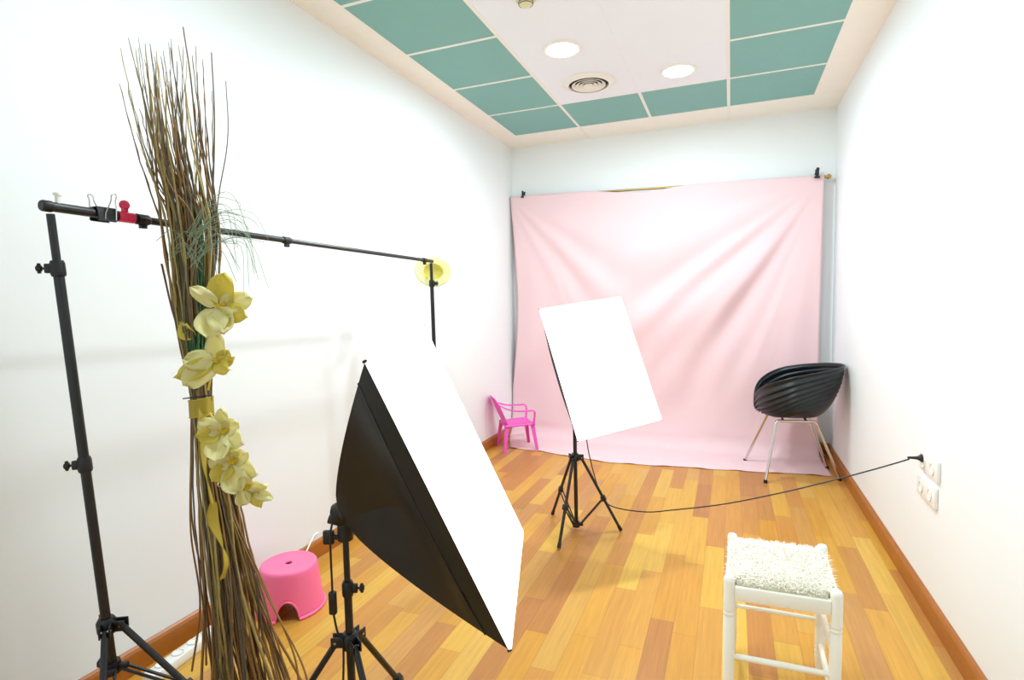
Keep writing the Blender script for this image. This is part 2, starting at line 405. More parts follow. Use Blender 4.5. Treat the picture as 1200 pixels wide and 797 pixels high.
def clamp(x, lab, sc, tilt=0.0):
    p = rodp(x)
    t = thing('spring_clamp', lab, 'clamp', (x, 0.270, p.z+0.002)); t.scale = (sc, sc, sc); t.rotation_euler = (0, tilt, 0)
    mb = MB(); mb.box((0, -0.014, -0.012), (0.052, 0.010, 0.022), bevel=0.003); mb.build('front_jaw', M['black_plastic'], t)
    mb = MB(); mb.box((0, 0.052, -0.012), (0.052, 0.010, 0.022), bevel=0.003); mb.build('back_jaw', M['black_plastic'], t)
    mb = MB(); mb.box((0, 0.019, 0.026), (0.030, 0.066, 0.016), bevel=0.003); mb.tube([(-0.02, 0.019, 0.026), (0.02, 0.019, 0.026)], 0.010, n=12); mb.build('spring_body', M['black_plastic'], t)
    for y0, s in ((-0.012, -1), (0.050, 1)):
        mb = MB(); mb.prism([(-0.013, y0-0.004, 0.0), (0.013, y0-0.004, 0.0), (0.016, y0+s*0.012-0.004, 0.075), (0.008, y0+s*0.014-0.004, 0.082), (-0.012, y0+s*0.014-0.004, 0.080)], (0, 0.008, 0)); mb.build('handle', M['black_plastic'], t)
clamp(-0.035, 'small black spring clamp gripping the left end of the pink backdrop', 0.62, 0.1)
clamp(2.455, 'black spring clamp gripping the right end of the pink backdrop', 0.78, 0.03)

t = thing('wall_plate', 'white wall plate half hidden behind the left edge of the backdrop', 'wall plate', (-0.115, YB, 1.50))
mb = MB(); mb.box((0, -0.006, 0), (0.085, 0.012, 0.24), bevel=0.004); mb.build('plate', M['white_plastic'], t)
mb = MB(); mb.box((0, -0.014, 0), (0.05, 0.006, 0.10), bevel=0.002); mb.build('rocker', M['white_plastic'], t)

# ------------------------------------------------------------------ softboxes on tripod stands
def light_stand(label, base, top, feet, z_collar, z_hub, joint=0.55, extra=(), pole_r=0.011, knob_dir=(-1, -0.2, 0), up_from=None):
    """tripod light stand: pole, collar, brace hub, three legs with braces and tips"""
    t = thing('light_stand', label, 'stand', (base[0], base[1], 0))
    o = Vector(t.location); base = Vector(base)-o; top = Vector(top)-o
    ax = (top-base)
    at = lambda z: base + ax*((z-base.z)/ax.z)
    mid = up_from if up_from else z_collar+0.18
    mb = MB(); mb.tube([at(z_hub-0.02), at(mid)], pole_r, n=16); mb.build('lower_pole', M['black_metal'], t)
    mb = MB(); mb.tube([at(mid-0.02), top], pole_r*0.78, n=16); mb.build('upper_pole', M['black_metal'], t)
    kd = Vector(knob_dir).normalized()
    for z in [mid] + list(extra):
        mb = MB(); mb.lathe([(0.008, -0.022), (pole_r+0.003, -0.020), (pole_r+0.0045, -0.014), (pole_r+0.0045, 0.012), (pole_r+0.002, 0.020), (0.006, 0.020)], c=at(z), axis=ax, n=18)
        mb.box(at(z)+kd*(pole_r+0.008), (0.016, 0.012, 0.024), rot=Vector((1, 0, 0)).rotation_difference(kd).to_matrix(), bevel=0.003)
        cl = mb.build('clamp_collar', M['black_plastic'], t)
        mb = MB(); mb.lathe([(0.003, 0.0), (0.003, 0.008), (0.008, 0.010), (0.009, 0.018), (0.006, 0.021), (0, 0.021)], c=at(z)+kd*(pole_r+0.012), axis=kd, n=14)
        mb.box(at(z)+kd*(pole_r+0.027), (0.008, 0.006, 0.026), rot=Vector((1, 0, 0)).rotation_difference(kd).to_matrix(), bevel=0.002)
        mb.build('knob', M['black_plastic'], cl)
    # top collar with hinge lugs
    mb = MB(); mb.lathe([(0.008, -0.02), (pole_r+0.010, -0.02), (pole_r+0.012, -0.012), (pole_r+0.012, 0.012), (pole_r+0.006, 0.022), (0.008, 0.022)], c=at(z_collar), axis=ax, n=20)
    dirs = []
    for f in feet:
        d = Vector(f)-o-at(z_collar); d.z = 0; d.normalize(); dirs.append(d)
        for sgn in (-1, 1):
            sd = Vector((-d.y, d.x, 0))*0.011*sgn
            mb.box(at(z_collar)+d*(pole_r+0.020)+sd, (0.034, 0.004, 0.028), rot=Matrix.Rotation(math.atan2(d.y, d.x), 3, 'Z'), bevel=0.001)
    cb = mb.build('leg_collar', M['black_plastic'], t)
    for d in dirs:
        sd = Vector((-d.y, d.x, 0))*0.0145; p = at(z_collar)+d*(pole_r+0.026)
        mb = MB(); mb.tube([p-sd, p+sd], 0.0035, n=10); mb.build('rivet', M['rivet'], cb)
    mb = MB(); mb.lathe([(0.008, -0.016), (pole_r+0.008, -0.016), (pole_r+0.010, 0.0), (pole_r+0.008, 0.016), (0.008, 0.016)], c=at(z_hub), axis=ax, n=20)
    for d in dirs: mb.box(at(z_hub)+d*(pole_r+0.014), (0.026, 0.018, 0.016), rot=Matrix.Rotation(math.atan2(d.y, d.x), 3, 'Z'), bevel=0.002)
    mb.build('brace_hub', M['black_plastic'], t)
    for f, d in zip(feet, dirs):
        f = Vector(f)-o; a = at(z_collar)+d*(pole_r+0.022)
        mb = MB(); dd = (f-a); fe = f + (-dd.normalized())*0.004
        mb.tube([a, f+(-dd.normalized())*0.02], 0.0085, n=10); lg = mb.build('leg', M['black_metal'], t)
        mb = MB(); mb.tube([f+(-dd.normalized())*0.035, f+(-dd.normalized())*0.008], [0.0105, 0.0105], n=12); mb.build('foot_tip', M['black_plastic'], lg)
        j = a + dd*joint
        for sgn in (-1, 1):
            sd = Vector((-d.y, d.x, 0))*0.0095*sgn
            mb = MB(); mb.tube([at(z_hub)+d*(pole_r+0.012)+sd, j+sd], 0.0042, n=8); mb.build('brace', M['black_metal'], lg)
        mb = MB(); mb.box(j, (0.03, 0.026, 0.026), rot=Vector((1, 0, 0)).rotation_difference(dd.normalized()).to_matrix(), bevel=0.003); mb.build('hinge_clip', M['black_plastic'], lg)
    return t

def softbox(label, ctr, Mx, w=0.5, h=0.7, depth=0.335):
    """Mx columns: right, up, facing normal (world)"""
    t = thing('softbox', label, 'softbox', ctr)
    t.rotation_euler = Mx.to_euler()
    # front diffuser, slightly bellied, with a folded edge
    mb = MB()
    def fr(u, v):
        x, y = (u-0.5)*w, (v-0.5)*h
        b_ = 0.006*(1-abs(2*u-1)**4)*(1-abs(2*v-1)**4) - 0.002
        return Vector((x, y, b_))
    mb.grid(fr, 16, 20)
    # white edge returning a few mm down the side
    P = [(-w/2, -h/2), (w/2, -h/2), (w/2, h/2), (-w/2, h/2)]
    for i in range(4):
        (x0, y0), (x1, y1) = P[i], P[(i+1) % 4]
        mb.quad((x0, y0, -0.002), (x1, y1, -0.002), (x1, y1, -0.007), (x0, y0, -0.007))
    bmesh.ops.remove_doubles(mb.bm, verts=mb.bm.verts, dist=1e-5)
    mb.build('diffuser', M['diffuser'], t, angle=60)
    # black fabric shell: a lip, then four panels pinched along their middles, run to the neck
    mb = MB()
    neck = 0.032
    def ring(zb, sc_x, sc_y, pinch):
        pts = []
        hx, hy = w/2*sc_x, h/2*sc_y
        C_ = [(-hx, -hy), (hx, -hy), (hx, hy), (-hx, hy)]
        for i in range(4):
            (x0, y0), (x1, y1) = C_[i], C_[(i+1) % 4]
            for k in range(8):
                a = k/8; x, y = x0+(x1-x0)*a, y0+(y1-y0)*a
                m_ = 1-abs(2*a-1)**1.1; o_ = 1-abs(2*a-1)**2.2
                pp = 1 - pinch[0]*m_ + pinch[1]*(0.085 if i % 2 else 0.02)*o_
                if i % 2 == 0: y *= pp
                else: x *= pp
                pts.append(Vector((x, y, -zb)))
        return pts
    rings = []; NQ = 14; seam_ring = None
    for k in range(NQ+1):
        q = k/NQ
        f_ = (1-q)**0.86
        zb = 0.004 + (depth-0.004)*q
        pin = (0.34*math.sin(PI*min(1, max(0, (q-0.16)/0.84))) if q < 1 else 0, math.exp(-((q-0.17)/0.085)**2) if q > 0 else 0)
        rings.append(ring(zb, neck/(w/2)+(1-neck/(w/2))*f_, neck/(h/2)+(1-neck/(h/2))*f_, pin))
        if k == 2: seam_ring = [p*1.002 for p in rings[-1]]
    VV = [[mb.bm.verts.new(p) for p in r] for r in rings]
    for A, B in zip(VV, VV[1:]):
        n = len(A)
        for k in range(n): mb._f((A[k], A[(k+1) % n], B[(k+1) % n], B[k]))
    mb._f(VV[-1])
    mb.build('fabric_shell', M['black_fabric'], t, angle=14)
    # seam piping at the lip
    mb = MB(); mb.tube(seam_ring, 0.0018, n=6, closed=True); mb.build('seam', M['black_fabric'], t)
    # corner rod tips
    for x, y in P:
        mb = MB(); mb.lathe([(0, -0.010), (0.003, -0.008), (0.0035, -0.003), (0.002, 0.001), (0, 0.002)], c=(x*0.996, y*0.996, -0.002), n=10); mb.build('corner_tip', M['black_plastic'], t)
    # speed ring and lamp socket at the neck
    mb = MB(); mb.lathe([(0, 0), (0.036, 0), (0.036, 0.010), (0.032, 0.014), (0.030, 0.035), (0.022, 0.042), (0, 0.042)], c=(0, 0, -depth+0.004), axis=(0, 0, -1), n=24); mb.build('lamp_socket', M['black_plastic'], t)
    return t
def basis(R_, U_, N_):
    return Matrix((Vector(R_), Vector(U_), Vector(N_))).transposed()
n1 = Vector((0.890, 0.236, 0.390)).normalized(); u1 = Vector((-0.348, -0.202, 0.915)); u1 = (u1-n1*u1.dot(n1)).normalized()
B1 = basis(u1.cross(n1), u1, n1); c1 = Vector((1.2015, -3.539, 0.9185))
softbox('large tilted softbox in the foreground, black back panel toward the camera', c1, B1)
n2 = Vector((0.612, -0.697, 0.374)).normalized(); u2 = Vector((-0.337, 0.198, 0.920)); u2 = (u2-n2*u2.dot(n2)).normalized()
B2 = basis(u2.cross(n2), u2, n2); c2 = Vector((1.206, -1.954, 0.986))
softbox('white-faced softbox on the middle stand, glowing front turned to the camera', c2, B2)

ap1 = c1 - n1*0.36; ap2 = c2 - n2*0.36
P1 = Vector((0.892, -3.616, 0)); P2 = Vector((1.006, -1.757, 0))
def feet(c, r, degs): return [(c[0]+r*math.cos(math.radians(d)), c[1]+r*math.sin(math.radians(d)), 0.0) for d in degs]
st1 = light_stand('black tripod stand under the large foreground softbox, inline switch beside its pole', (P1.x, P1.y, 0), (P1.x, P1.y, 0.755), feet(P1, 0.32, (205, 330, 85)), 0.432, 0.10, extra=(), pole_r=0.0105, up_from=0.575, knob_dir=(0.9, 0.37, 0))
st2 = light_stand('black tripod stand standing mid-floor under the glowing softbox', (P2.x+0.008, P2.y-0.01, 0), (P2.x, P2.y, 0.83), [(0.815, -1.60, 0), (0.990, -2.045, 0), (1.262, -1.705, 0)], 0.425, 0.035, pole_r=0.011, up_from=0.62, knob_dir=(0.5, 0.86, 0))
# tilt brackets between stand and socket
def bracket(st, P, zt, ap, nn):
    mb = MB(); o = Vector(st.location)
    mb.lathe([(0.014, 0), (0.020, 0.004), (0.020, 0.05), (0.014, 0.056), (0, 0.056)], c=Vector((P.x, P.y, zt-0.05))-o, n=18)
    a = Vector((P.x, P.y, zt))-o; b_ = ap-o - nn*0.03
    mb.tube([a, (a+b_)/2+V(0, 0, 0.0), b_], 0.014, n=10)
    bk = mb.build('tilt_bracket', M['black_plastic'], st)
    return bk
bk1 = bracket(st1, P1, 0.755, ap1, n1)
kd = Vector((-0.93, -0.37, 0))
mb = MB(); q = Vector((P1.x, P1.y, 0.715))-Vector(st1.location)
mb.tube([q, q+kd*0.035], 0.007, n=10); mb.box(q+kd*0.044, (0.03, 0.014, 0.038), rot=Matrix.Rotation(math.atan2(kd.y, kd.x), 3, 'Z'), bevel=0.005); mb.build('tilt_knob', M['black_plastic'], bk1)
bracket(st2, P2, 0.83, ap2, n2)
# clip-on adjuster and inline switch cable on the foreground stand
rt = Vector((0.93, 0.37, 0))
sw = Vector((P1.x, P1.y, 0)) - rt*0.034 - V(-0.37, 0.93, 0)*0.02
pts = smoothpts([sw+rt*0.012+V(0, 0, 0.775), sw+rt*0.003+V(0, 0, 0.74), sw+V(0, 0, 0.69), sw+V(0, 0, 0.60), sw+V(0, 0, 0.575)], 6)
cb = thing('switch_cable', 'thin black cable with inline switch hanging beside the foreground stand pole', 'cable', (sw.x, sw.y, 0.5))
mb = MB(); mb.tube(rel(cb, pts), 0.0028, n=8); mb.build('cord', M['black_plastic'], cb)
mb = MB(); mb.tube(rel(cb, smoothpts([sw+V(0, 0, 0.52), sw+rt*0.008+V(0, 0, 0.47), sw+rt*0.022+V(0, 0, 0.43), sw+rt*0.024+V(0, -0.012, 0.30)], 6)), 0.0028, n=8); mb.build('cord', M['black_plastic'], cb)
mb = MB(); mb.box(Vector((0, 0, 0.047)), (0.020, 0.016, 0.062), rot=Matrix.Rotation(0.3, 3, 'Z'), bevel=0.005); mb.box(Vector((0, -0.006, 0.05)), (0.010, 0.010, 0.02), bevel=0.002); mb.build('inline_switch', M['black_plastic'], cb)

# power cable from the middle stand to the wall socket
PL = Vector((XR-0.018, -2.02, 0.632))
pts = smoothpts([(1.050, -1.700, 0.60), (1.075, -1.690, 0.42), (1.125, -1.672, 0.22), (1.20, -1.72, 0.150), (1.40, -1.81, 0.172), (1.564, -1.86, 0.222), (1.812, -1.918, 0.305), (2.07, -1.970, 0.412), (2.266, -2.0, 0.500), (2.42, -2.015, 0.570), PL+V(-0.045, 0, -0.008)], 8)
cb = thing('power_cable', 'long black power cable strung from the middle stand to the wall socket', 'cable', (1.2, -1.72, 0.15))
mb = MB(); mb.tube(rel(cb, pts), 0.0032, n=8); mb.build('cord', M['black_plastic'], cb)
mb = MB(); mb.lathe([(0.0035, -0.052), (0.005, -0.046), (0.006, -0.028), (0.008, -0.016), (0.013, -0.008), (0.017, -0.005), (0.017, 0.0), (0, 0.0)], c=PL-cb.location, axis=(1, 0, 0.03), n=18); mb.build('plug', M['black_plastic'], cb)

# wall sockets
def socket(z, dz, lab, y0, y1):
    t = thing('wall_socket', lab, 'socket', (XR, (y0+y1)/2, z))
    w = y1-y0
    mb = MB(); mb.box((-0.007, 0, 0), (0.014, w, 0.085), bevel=0.004); mb.build('plate', M['white_plastic'], t)
    for k in (-1, 1):
        mb = MB(); mb.lathe([(0.026, 0.0), (0.026, 0.003), (0.021, 0.003), (0.019, -0.004), (0, -0.004)], c=(-0.0145, k*w/4, 0), axis=(-1, 0, 0), n=24); f = mb.build('outlet', M['white_plastic'], t)
        mb = MB()
        for s in (-1, 1): mb.lathe([(0, 0.0006), (0.003, 0.0006), (0.003, -0.001)], c=(-0.0108, k*w/4+s*0.009, 0), axis=(-1, 0, 0), n=10)
        mb.build('pin_hole', M['grey_hole'], f)
socket(0.618, 0, 'upper white double socket on the right wall, black plug in it', -2.182, -1.968)
socket(0.506, 0, 'lower white double socket on the right wall, empty', -2.165, -1.945)

# ------------------------------------------------------------------ black ribbed tub chair
t = thing('tub_chair', 'black ribbed plastic tub chair on thin chrome legs by the right wall', 'chair', (2.245, -0.285, 0), 0)
def rim(th):   # th 0 = front (-x), pi = back (+x)
    s = (1-math.cos(th))/2
    c = math.cos(th)
    x = -0.245*c if c > 0 else -0.335*c
    y = 0.305*math.sin(th)*(1+0.10*c)
    z = 0.520 + 0.300*s**0.30
    return x, y, z
NT, NR = 110, 120
CX = 0.10
def smooth01(t): t = min(1, max(0, t)); return t*t*(3-2*t)
def shell(a, r):
    th = 2*PI*a
    X, Y, Z = rim(th)
    s = (1-math.cos(th))/2
    ga = 0.95 - 0.60*smooth01(s)
    kf = (1-s)**1.7
    ha = 3.6*kf + 0.95*(1-kf)
    g = math.sin(r*PI/2)**ga
    h = r**ha
    x, y, z = CX*(1-r)**1.2*(1-g) + X*g, Y*g, 0.435 + (Z-0.435)*h
    rr = max(0, (r-0.34)/0.66)
    amp = 0.0085*min(1, rr*8)*(1 if r < 0.97 else (1-r)/0.03)
    d = amp*math.cos(rr*2*PI*8.0)*(1-0.85*smooth01((s-0.62)/0.3))
    nx, ny = -math.cos(th), math.sin(th)
    nz = -0.55 - 0.8*(1-s)*(1-r)
    l = math.sqrt(nx*nx+ny*ny+nz*nz)
    return Vector((x+nx/l*d, y+ny/l*d, z+nz/l*d))
mb = MB(); VV = mb.grid(shell, NT, NR, cu=True)
bmesh.ops.remove_doubles(mb.bm, verts=mb.bm.verts, dist=1e-5)
seat = mb.build('seat_shell', M['chair_black'], t, angle=180)
md = seat.modifiers.new('thick', 'SOLIDIFY'); md.thickness = 0.007; md.offset = -1
mb = MB(); mb.tube([Vector(rim(2*PI*k/64)) for k in range(64)], 0.0065, n=10, closed=True); mb.build('rim_bead', M['chair_black'], seat)
# chrome legs: front pair and rear pair rise to side bars under the shell
ft = {'a': V(1.945, -0.061, 0)-t.location, 'b': V(2.068, -0.561, 0)-t.location, 'c': V(2.520, -0.075, 0)-t.location, 'd': V(2.560, -0.345, 0)-t.location}
tops = {'a': V(-0.14, 0.14, 0.425), 'b': V(-0.105, -0.155, 0.425), 'c': V(0.125, 0.12, 0.425), 'd': V(0.150, -0.12, 0.425)}
for k in 'abcd':
    q = tops[k]; f_ = ft[k]; f_.z = 0.012
    ins = tops['c' if k == 'a' else 'd' if k == 'b' else 'a' if k == 'c' else 'b']
    pin = q + (ins-q)*0.18
    P_ = [pin, q + (ins-q)*0.06, q + (f_-q)*0.02 + V(0, 0, -0.004), q + (f_-q)*0.09, q + (f_-q)*0.5, f_]
    mb = MB(); mb.tube(smoothpts(P_, 6), 0.0095, n=12); lg = mb.build('leg', M['chrome'], t)
    mb = MB(); mb.lathe([(0, -0.012), (0.013, -0.012), (0.0135, 0.0), (0.011, 0.012), (0, 0.012)], c=f_, n=14); mb.build('foot_cap', M['black_plastic'], lg)
for p_, q_ in (('a', 'c'), ('b', 'd')):
    mb = MB(); mb.tube([tops[p_]+(tops[q_]-tops[p_])*0.1, tops[p_]+(tops[q_]-tops[p_])*0.9], 0.0095, n=12); mb.build('side_bar', M['chrome'], t)
mb = MB(); mb.tube([V(-0.06, 0.135, 0.426), V(-0.06, -0.145, 0.426)], 0.0085, n=10); mb.build('cross_bar', M['black_metal'], t)
mb = MB(); mb.tube([V(0.09, 0.12, 0.426), V(0.09, -0.125, 0.426)], 0.0085, n=10); mb.build('cross_bar', M['black_metal'], t)

# ------------------------------------------------------------------ pink child's armchair (monobloc)
fa = math.atan2(0.154, 0.215)
t = thing('child_armchair', 'small magenta plastic child armchair in the back left corner', 'chair', (0.055, -0.235, 0), fa)
# local: +x forward, y sideways
def seatf(u, v):
    x, y = (u-0.5)*0.27, (v-0.5)*(0.26+0.02*u)
    e = max(abs(2*u-1), abs(2*v-1))
    return Vector((x, y, 0.245 - 0.010*(1-e**3) + 0.010*u - (0.018*max(0, e-0.9)/0.1)))
mb = MB(); mb.grid(seatf, 16, 16); o = mb.build('seat', M['magenta'], t, angle=60)
md = o.modifiers.new('thick', 'SOLIDIFY'); md.thickness = 0.008; md.offset = -1
for sx, sy in ((1, 1), (1, -1), (-1, 1), (-1, -1)):
    tx, ty = sx*0.115, sy*0.118; bx, by = sx*0.150, sy*0.148
    mb = MB()
    A = [(tx-0.02*sx, ty-0.0*sy, 0.243), (tx+0.016*sx, ty, 0.243), (tx+0.016*sx, ty-0.028*sy, 0.243), (tx+0.008*sx, ty-0.028*sy, 0.243), (tx+0.008*sx, ty-0.008*sy, 0.243), (tx-0.02*sx, ty-0.008*sy, 0.243)]
    B = [(bx-0.014*sx, by, 0.0), (bx+0.010*sx, by, 0.0), (bx+0.010*sx, by-0.022*sy, 0.0), (bx+0.002*sx, by-0.022*sy, 0.0), (bx+0.002*sx, by-0.008*sy, 0.0), (bx-0.014*sx, by-0.008*sy, 0.0)]
    a = [mb.bm.verts.new(p_) for p_ in A]; b_ = [mb.bm.verts.new(p_) for p_ in B]
    mb._f(a); mb._f(b_[::-1])
    for k in range(6): mb._f((a[k], a[(k+1) % 6], b_[(k+1) % 6], b_[k]))
    mb.build('leg', M['magenta'], t, smooth=False)
def backf(u, v, dx=0.0):   # u across, v up
    w = 0.118 + 0.006*math.sin(v*PI)
    if v > 0.7: w *= math.sqrt(max(0.0, 1-((v-0.7)/0.3)**2*0.55))
    x = -0.112 - 0.108*v - 0.018*(1-(2*u-1)**2) + dx
    return Vector((x, (2*u-1)*w, 0.245 + 0.25*v - 0.018*max(0, v-0.8)/0.2*(2*u-1)**2))
mb = MB()
# frame stiles, rails and slats of the back
def strip(u0, u1, v0, v1, n=8):
    for dx in (0, 0.008): mb.grid(lambda a, b_: backf(u0+(u1-u0)*a, v0+(v1-v0)*b_, dx), 4, n)
    for uu in (u0, u1): mb.grid(lambda a, b_: backf(uu, v0+(v1-v0)*b_, 0.008*a), 2, n)
    for vv in (v0, v1): mb.grid(lambda a, b_: backf(u0+(u1-u0)*b_, vv, 0.008*a), 2, 4)
strip(0.0, 0.15, 0, 1); strip(0.85, 1.0, 0, 1); strip(0.15, 0.85, 0.84, 1.0, 4); strip(0.15, 0.85, 0.0, 0.12, 4)
for k in range(4): strip(0.19+k*0.166, 0.31+k*0.166, 0.12, 0.84)
mb.build('backrest', M['magenta'], t, angle=50)
for s in (-1, 1):
    mb = MB()
    path = smoothpts([(-0.180, s*0.115, 0.418), (-0.13, s*0.138, 0.392), (-0.05, s*0.148, 0.368), (0.05, s*0.150, 0.362), (0.105, s*0.148, 0.362), (0.125, s*0.144, 0.352), (0.130, s*0.138, 0.325), (0.124, s*0.128, 0.245)], 5)
    for i in range(len(path)-1):
        pass
    # flat section swept along the path
    prev = None
    for i, p_ in enumerate(path):
        tn = (path[min(i+1, len(path)-1)]-path[max(i-1, 0)]).normalized()
        sd = Vector((0, 1, 0)) - tn*tn.y; sd.normalize(); nn = tn.cross(sd)
        hw = 0.016; th = 0.005
        ringv = [mb.bm.verts.new(p_ + sd*a*hw + nn*b_*th) for a, b_ in ((-1, -1), (1, -1), (1, 1), (-1, 1))]
        if prev:
            for k in range(4): mb._f((prev[k], prev[(k+1) % 4], ringv[(k+1) % 4], ringv[k]))
        else: mb._f(ringv[::-1])
        prev = ringv
    mb._f(prev)
    mb.build('armrest', M['magenta'], t, angle=50)

# ------------------------------------------------------------------ pink bath stool with arched cut-outs
t = thing('step_stool', 'round bubblegum pink plastic stool with arched cut-out beside the twigs', 'stool', (0.035, -2.955, 0), 0)
NA = 72; HS = 0.200
def wallr(z): return 0.118 + (0.140-0.118)*(1-z/HS)**1.0
arch = [math.radians(a) for a in (-52, 128)]
def arch_z(a):
    for c_ in arch:
        d = abs((a-c_+PI) % (2*PI)-PI)*0.14
        if d < 0.047: return 0.012 + 0.074*math.sqrt(max(0, 1-(d/0.047)**2))
    return 0.012
mb = MB()
angs = [2*PI*k/NA for k in range(NA)]
for c_ in arch:   # columns right at the arch edges
    for k in range(-8, 9): angs.append((c_ + k/8*0.047/0.14*0.999) % (2*PI))
angs = sorted(set(round(a, 5) for a in angs))
colv = []
for a in angs:
    z0 = arch_z(a) if arch_z(a) > 0.012 else 0.0
    zs = [z0 + (HS-0.012-z0)*k/8 for k in range(9)]
    pts_ = []
    for z in zs:
        r_ = wallr(z) 
        pts_.append((r_, z))
    pts_ += [(0.1165, HS-0.006), (0.113, HS-0.001), (0.108, HS+0.001), (0.10, HS-0.001), (0.06, HS-0.002), (0.016, HS-0.002), (0.014, HS-0.005), (0.014, HS-0.012)]
    colv.append([mb.bm.verts.new((r_*math.cos(a), r_*math.sin(a), z)) for r_, z in pts_])
for A, B in zip(colv, colv[1:]+colv[:1]):
    for k in range(len(A)-1): mb._f((A[k], B[k], B[k+1], A[k+1]))
o = mb.build('body', M['pink'], t, angle=50)
md = o.modifiers.new('thick', 'SOLIDIFY'); md.thickness = 0.004; md.offset = -1
# flared foot bead and arch bead
mb = MB()
for i in range(2):
    a0, a1 = arch[i]+0.047/0.14, arch[1-i]-0.047/0.14 + (2*PI if i else 0)
    n = 30
    mb.tube([(0.142*math.cos(a0+(a1-a0)*k/n), 0.142*math.sin(a0+(a1-a0)*k/n), 0.007) for k in range(n+1)], 0.007, n=10)
    mb.tube([(wallr(arch_z(arch[i]+d/0.14))*1.01*math.cos(arch[i]+d/0.14), wallr(arch_z(arch[i]+d/0.14))*1.01*math.sin(arch[i]+d/0.14), max(0.007, arch_z(arch[i]+d/0.14))) for d in [0.0469*math.sin(k/16*PI-PI/2) for k in range(17)]], 0.004, n=8)
mb.build('foot_rim', M['pink'], t)

# ------------------------------------------------------------------ white turned stool with fluffy seat
Q = {'fl': V(1.832, -2.967, 0), 'fr': V(2.126, -2.960, 0), 'bl': V(1.842, -2.640, 0), 'br': V(2.132, -2.637, 0)}
cs = sum(Q.values(), V(0, 0, 0))/4
t = thing('wooden_stool', 'ivory painted wooden stool with fluffy white seat in the right foreground', 'stool', cs)
for k in Q: Q[k] = Q[k]-cs
ZT = 0.455
for k, q in Q.items():
    mb = MB()
    r = 0.0170
    prof = [(0, 0), (0.0125, 0), (0.0135, 0.012), (r, 0.05)]
    for zr in (0.075, 0.34):
        prof += [(r, zr-0.016), (r*0.90, zr-0.013), (r*0.90, zr-0.010), (r*1.04, zr-0.006), (r*1.04, zr-0.002), (r*0.90, zr+0.001), (r*0.90, zr+0.004), (r*1.04, zr+0.008), (r*1.04, zr+0.010), (r, zr+0.014)]
    prof += [(r, ZT-0.014), (r*0.94, ZT-0.006), (r*0.75, ZT), (0, ZT+0.002)]
    mb.lathe(prof, c=q, n=24); mb.build('leg', M['cream_paint'], t)
def rail(a, b_, z, r, name='rung', flat=None):
    p0, p1 = Q[a]+V(0, 0, z), Q[b_]+V(0, 0, z); d = (p1-p0).normalized()
    mb = MB()
    if flat:
        mb.box((p0+p1)/2, ((p1-p0).length-0.03, flat[0], flat[1]), rot=Matrix.Rotation(math.atan2(d.y, d.x), 3, 'Z'), bevel=0.005)
    else:
        mb.tube([p0+d*0.015, p0+d*0.04, (p0+p1)/2, p1-d*0.04, p1-d*0.015], [r*0.85, r, r*1.12, r, r*0.85], n=12)
    mb.build(name, M['cream_paint'], t)
for a, b_ in (('fl', 'fr'), ('bl', 'br'), ('fl', 'bl'), ('fr', 'br')): rail(a, b_, 0.405, 0, 'seat_rail', (0.026, 0.046))
rail('bl', 'br', 0.185, 0.0075); rail('fl', 'fr', 0.195, 0.009)
rail('fl', 'bl', 0.235, 0.0085); rail('fr', 'br', 0.235, 0.0085); rail('fl', 'bl', 0.10, 0.0085); rail('fr', 'br', 0.10, 0.0085)
def bil(u, v, z):
    p = (Q['fl']*(1-u)+Q['fr']*u)*(1-v)+(Q['bl']*(1-u)+Q['br']*u)*v
    return Vector((p.x, p.y, z))
mb = MB()
def sf(u, v):
    e = max(abs(2*u-1), abs(2*v-1)); uu, vv = 0.5+(u-0.5)*1.03, 0.5+(v-0.5)*1.03
    return bil(uu, vv, 0.432 + 0.018*(1-e**6) - 0.006*(1-e)) + V(0, 0, 0)
# woven seat, corners notched round the posts
mb.grid(sf, 24, 24)
cut = [f for f in mb.bm.faces if min((f.calc_center_median()-Vector((q.x, q.y, f.calc_center_median().z))).length for q in Q.values()) < 0.021]
bmesh.ops.delete(mb.bm, geom=cut, context='FACES')
o = mb.build('woven_seat', M['rush'], t); md = o.modifiers.new('thick', 'SOLIDIFY'); md.thickness = 0.02; md.offset = -1
mb = MB(); rnd = random.Random(3)
for i in range(9000):
    u, v = rnd.random(), rnd.random()
    edge = max(abs(2*u-1), abs(2*v-1))
    if edge > 0.96 and rnd.random() < 0.5: continue
    p = sf(u, v)+V(0, 0, -0.002)
    if min((Vector((p.x-q.x, p.y-q.y, 0))).length for q in Q.values()) < 0.024: continue
    a = rnd.uniform(0, 2*PI); ln = rnd.uniform(0.014, 0.030)
    d = Vector((math.cos(a)*0.8, math.sin(a)*0.8, rnd.uniform(0.05, 0.42))).normalized()*ln
    sd = d.cross(V(0, 0, 1)); sd = sd.normalized()*rnd.uniform(0.0008, 0.0014) if sd.length > 1e-7 else V(0.001, 0, 0)
    mq = p+d*0.55+V(0, 0, 0.003); e_ = p+d
    vs = [mb.bm.verts.new(x) for x in (p-sd, p+sd, mq+sd*0.8, mq-sd*0.8, e_)]
    mb._f((vs[0], vs[1], vs[2], vs[3])); mb._f((vs[3], vs[2], vs[4]))
o = mb.build('fluffy_cover', M['fur'], t, smooth=False, normals=False); o['kind'] = 'stuff'

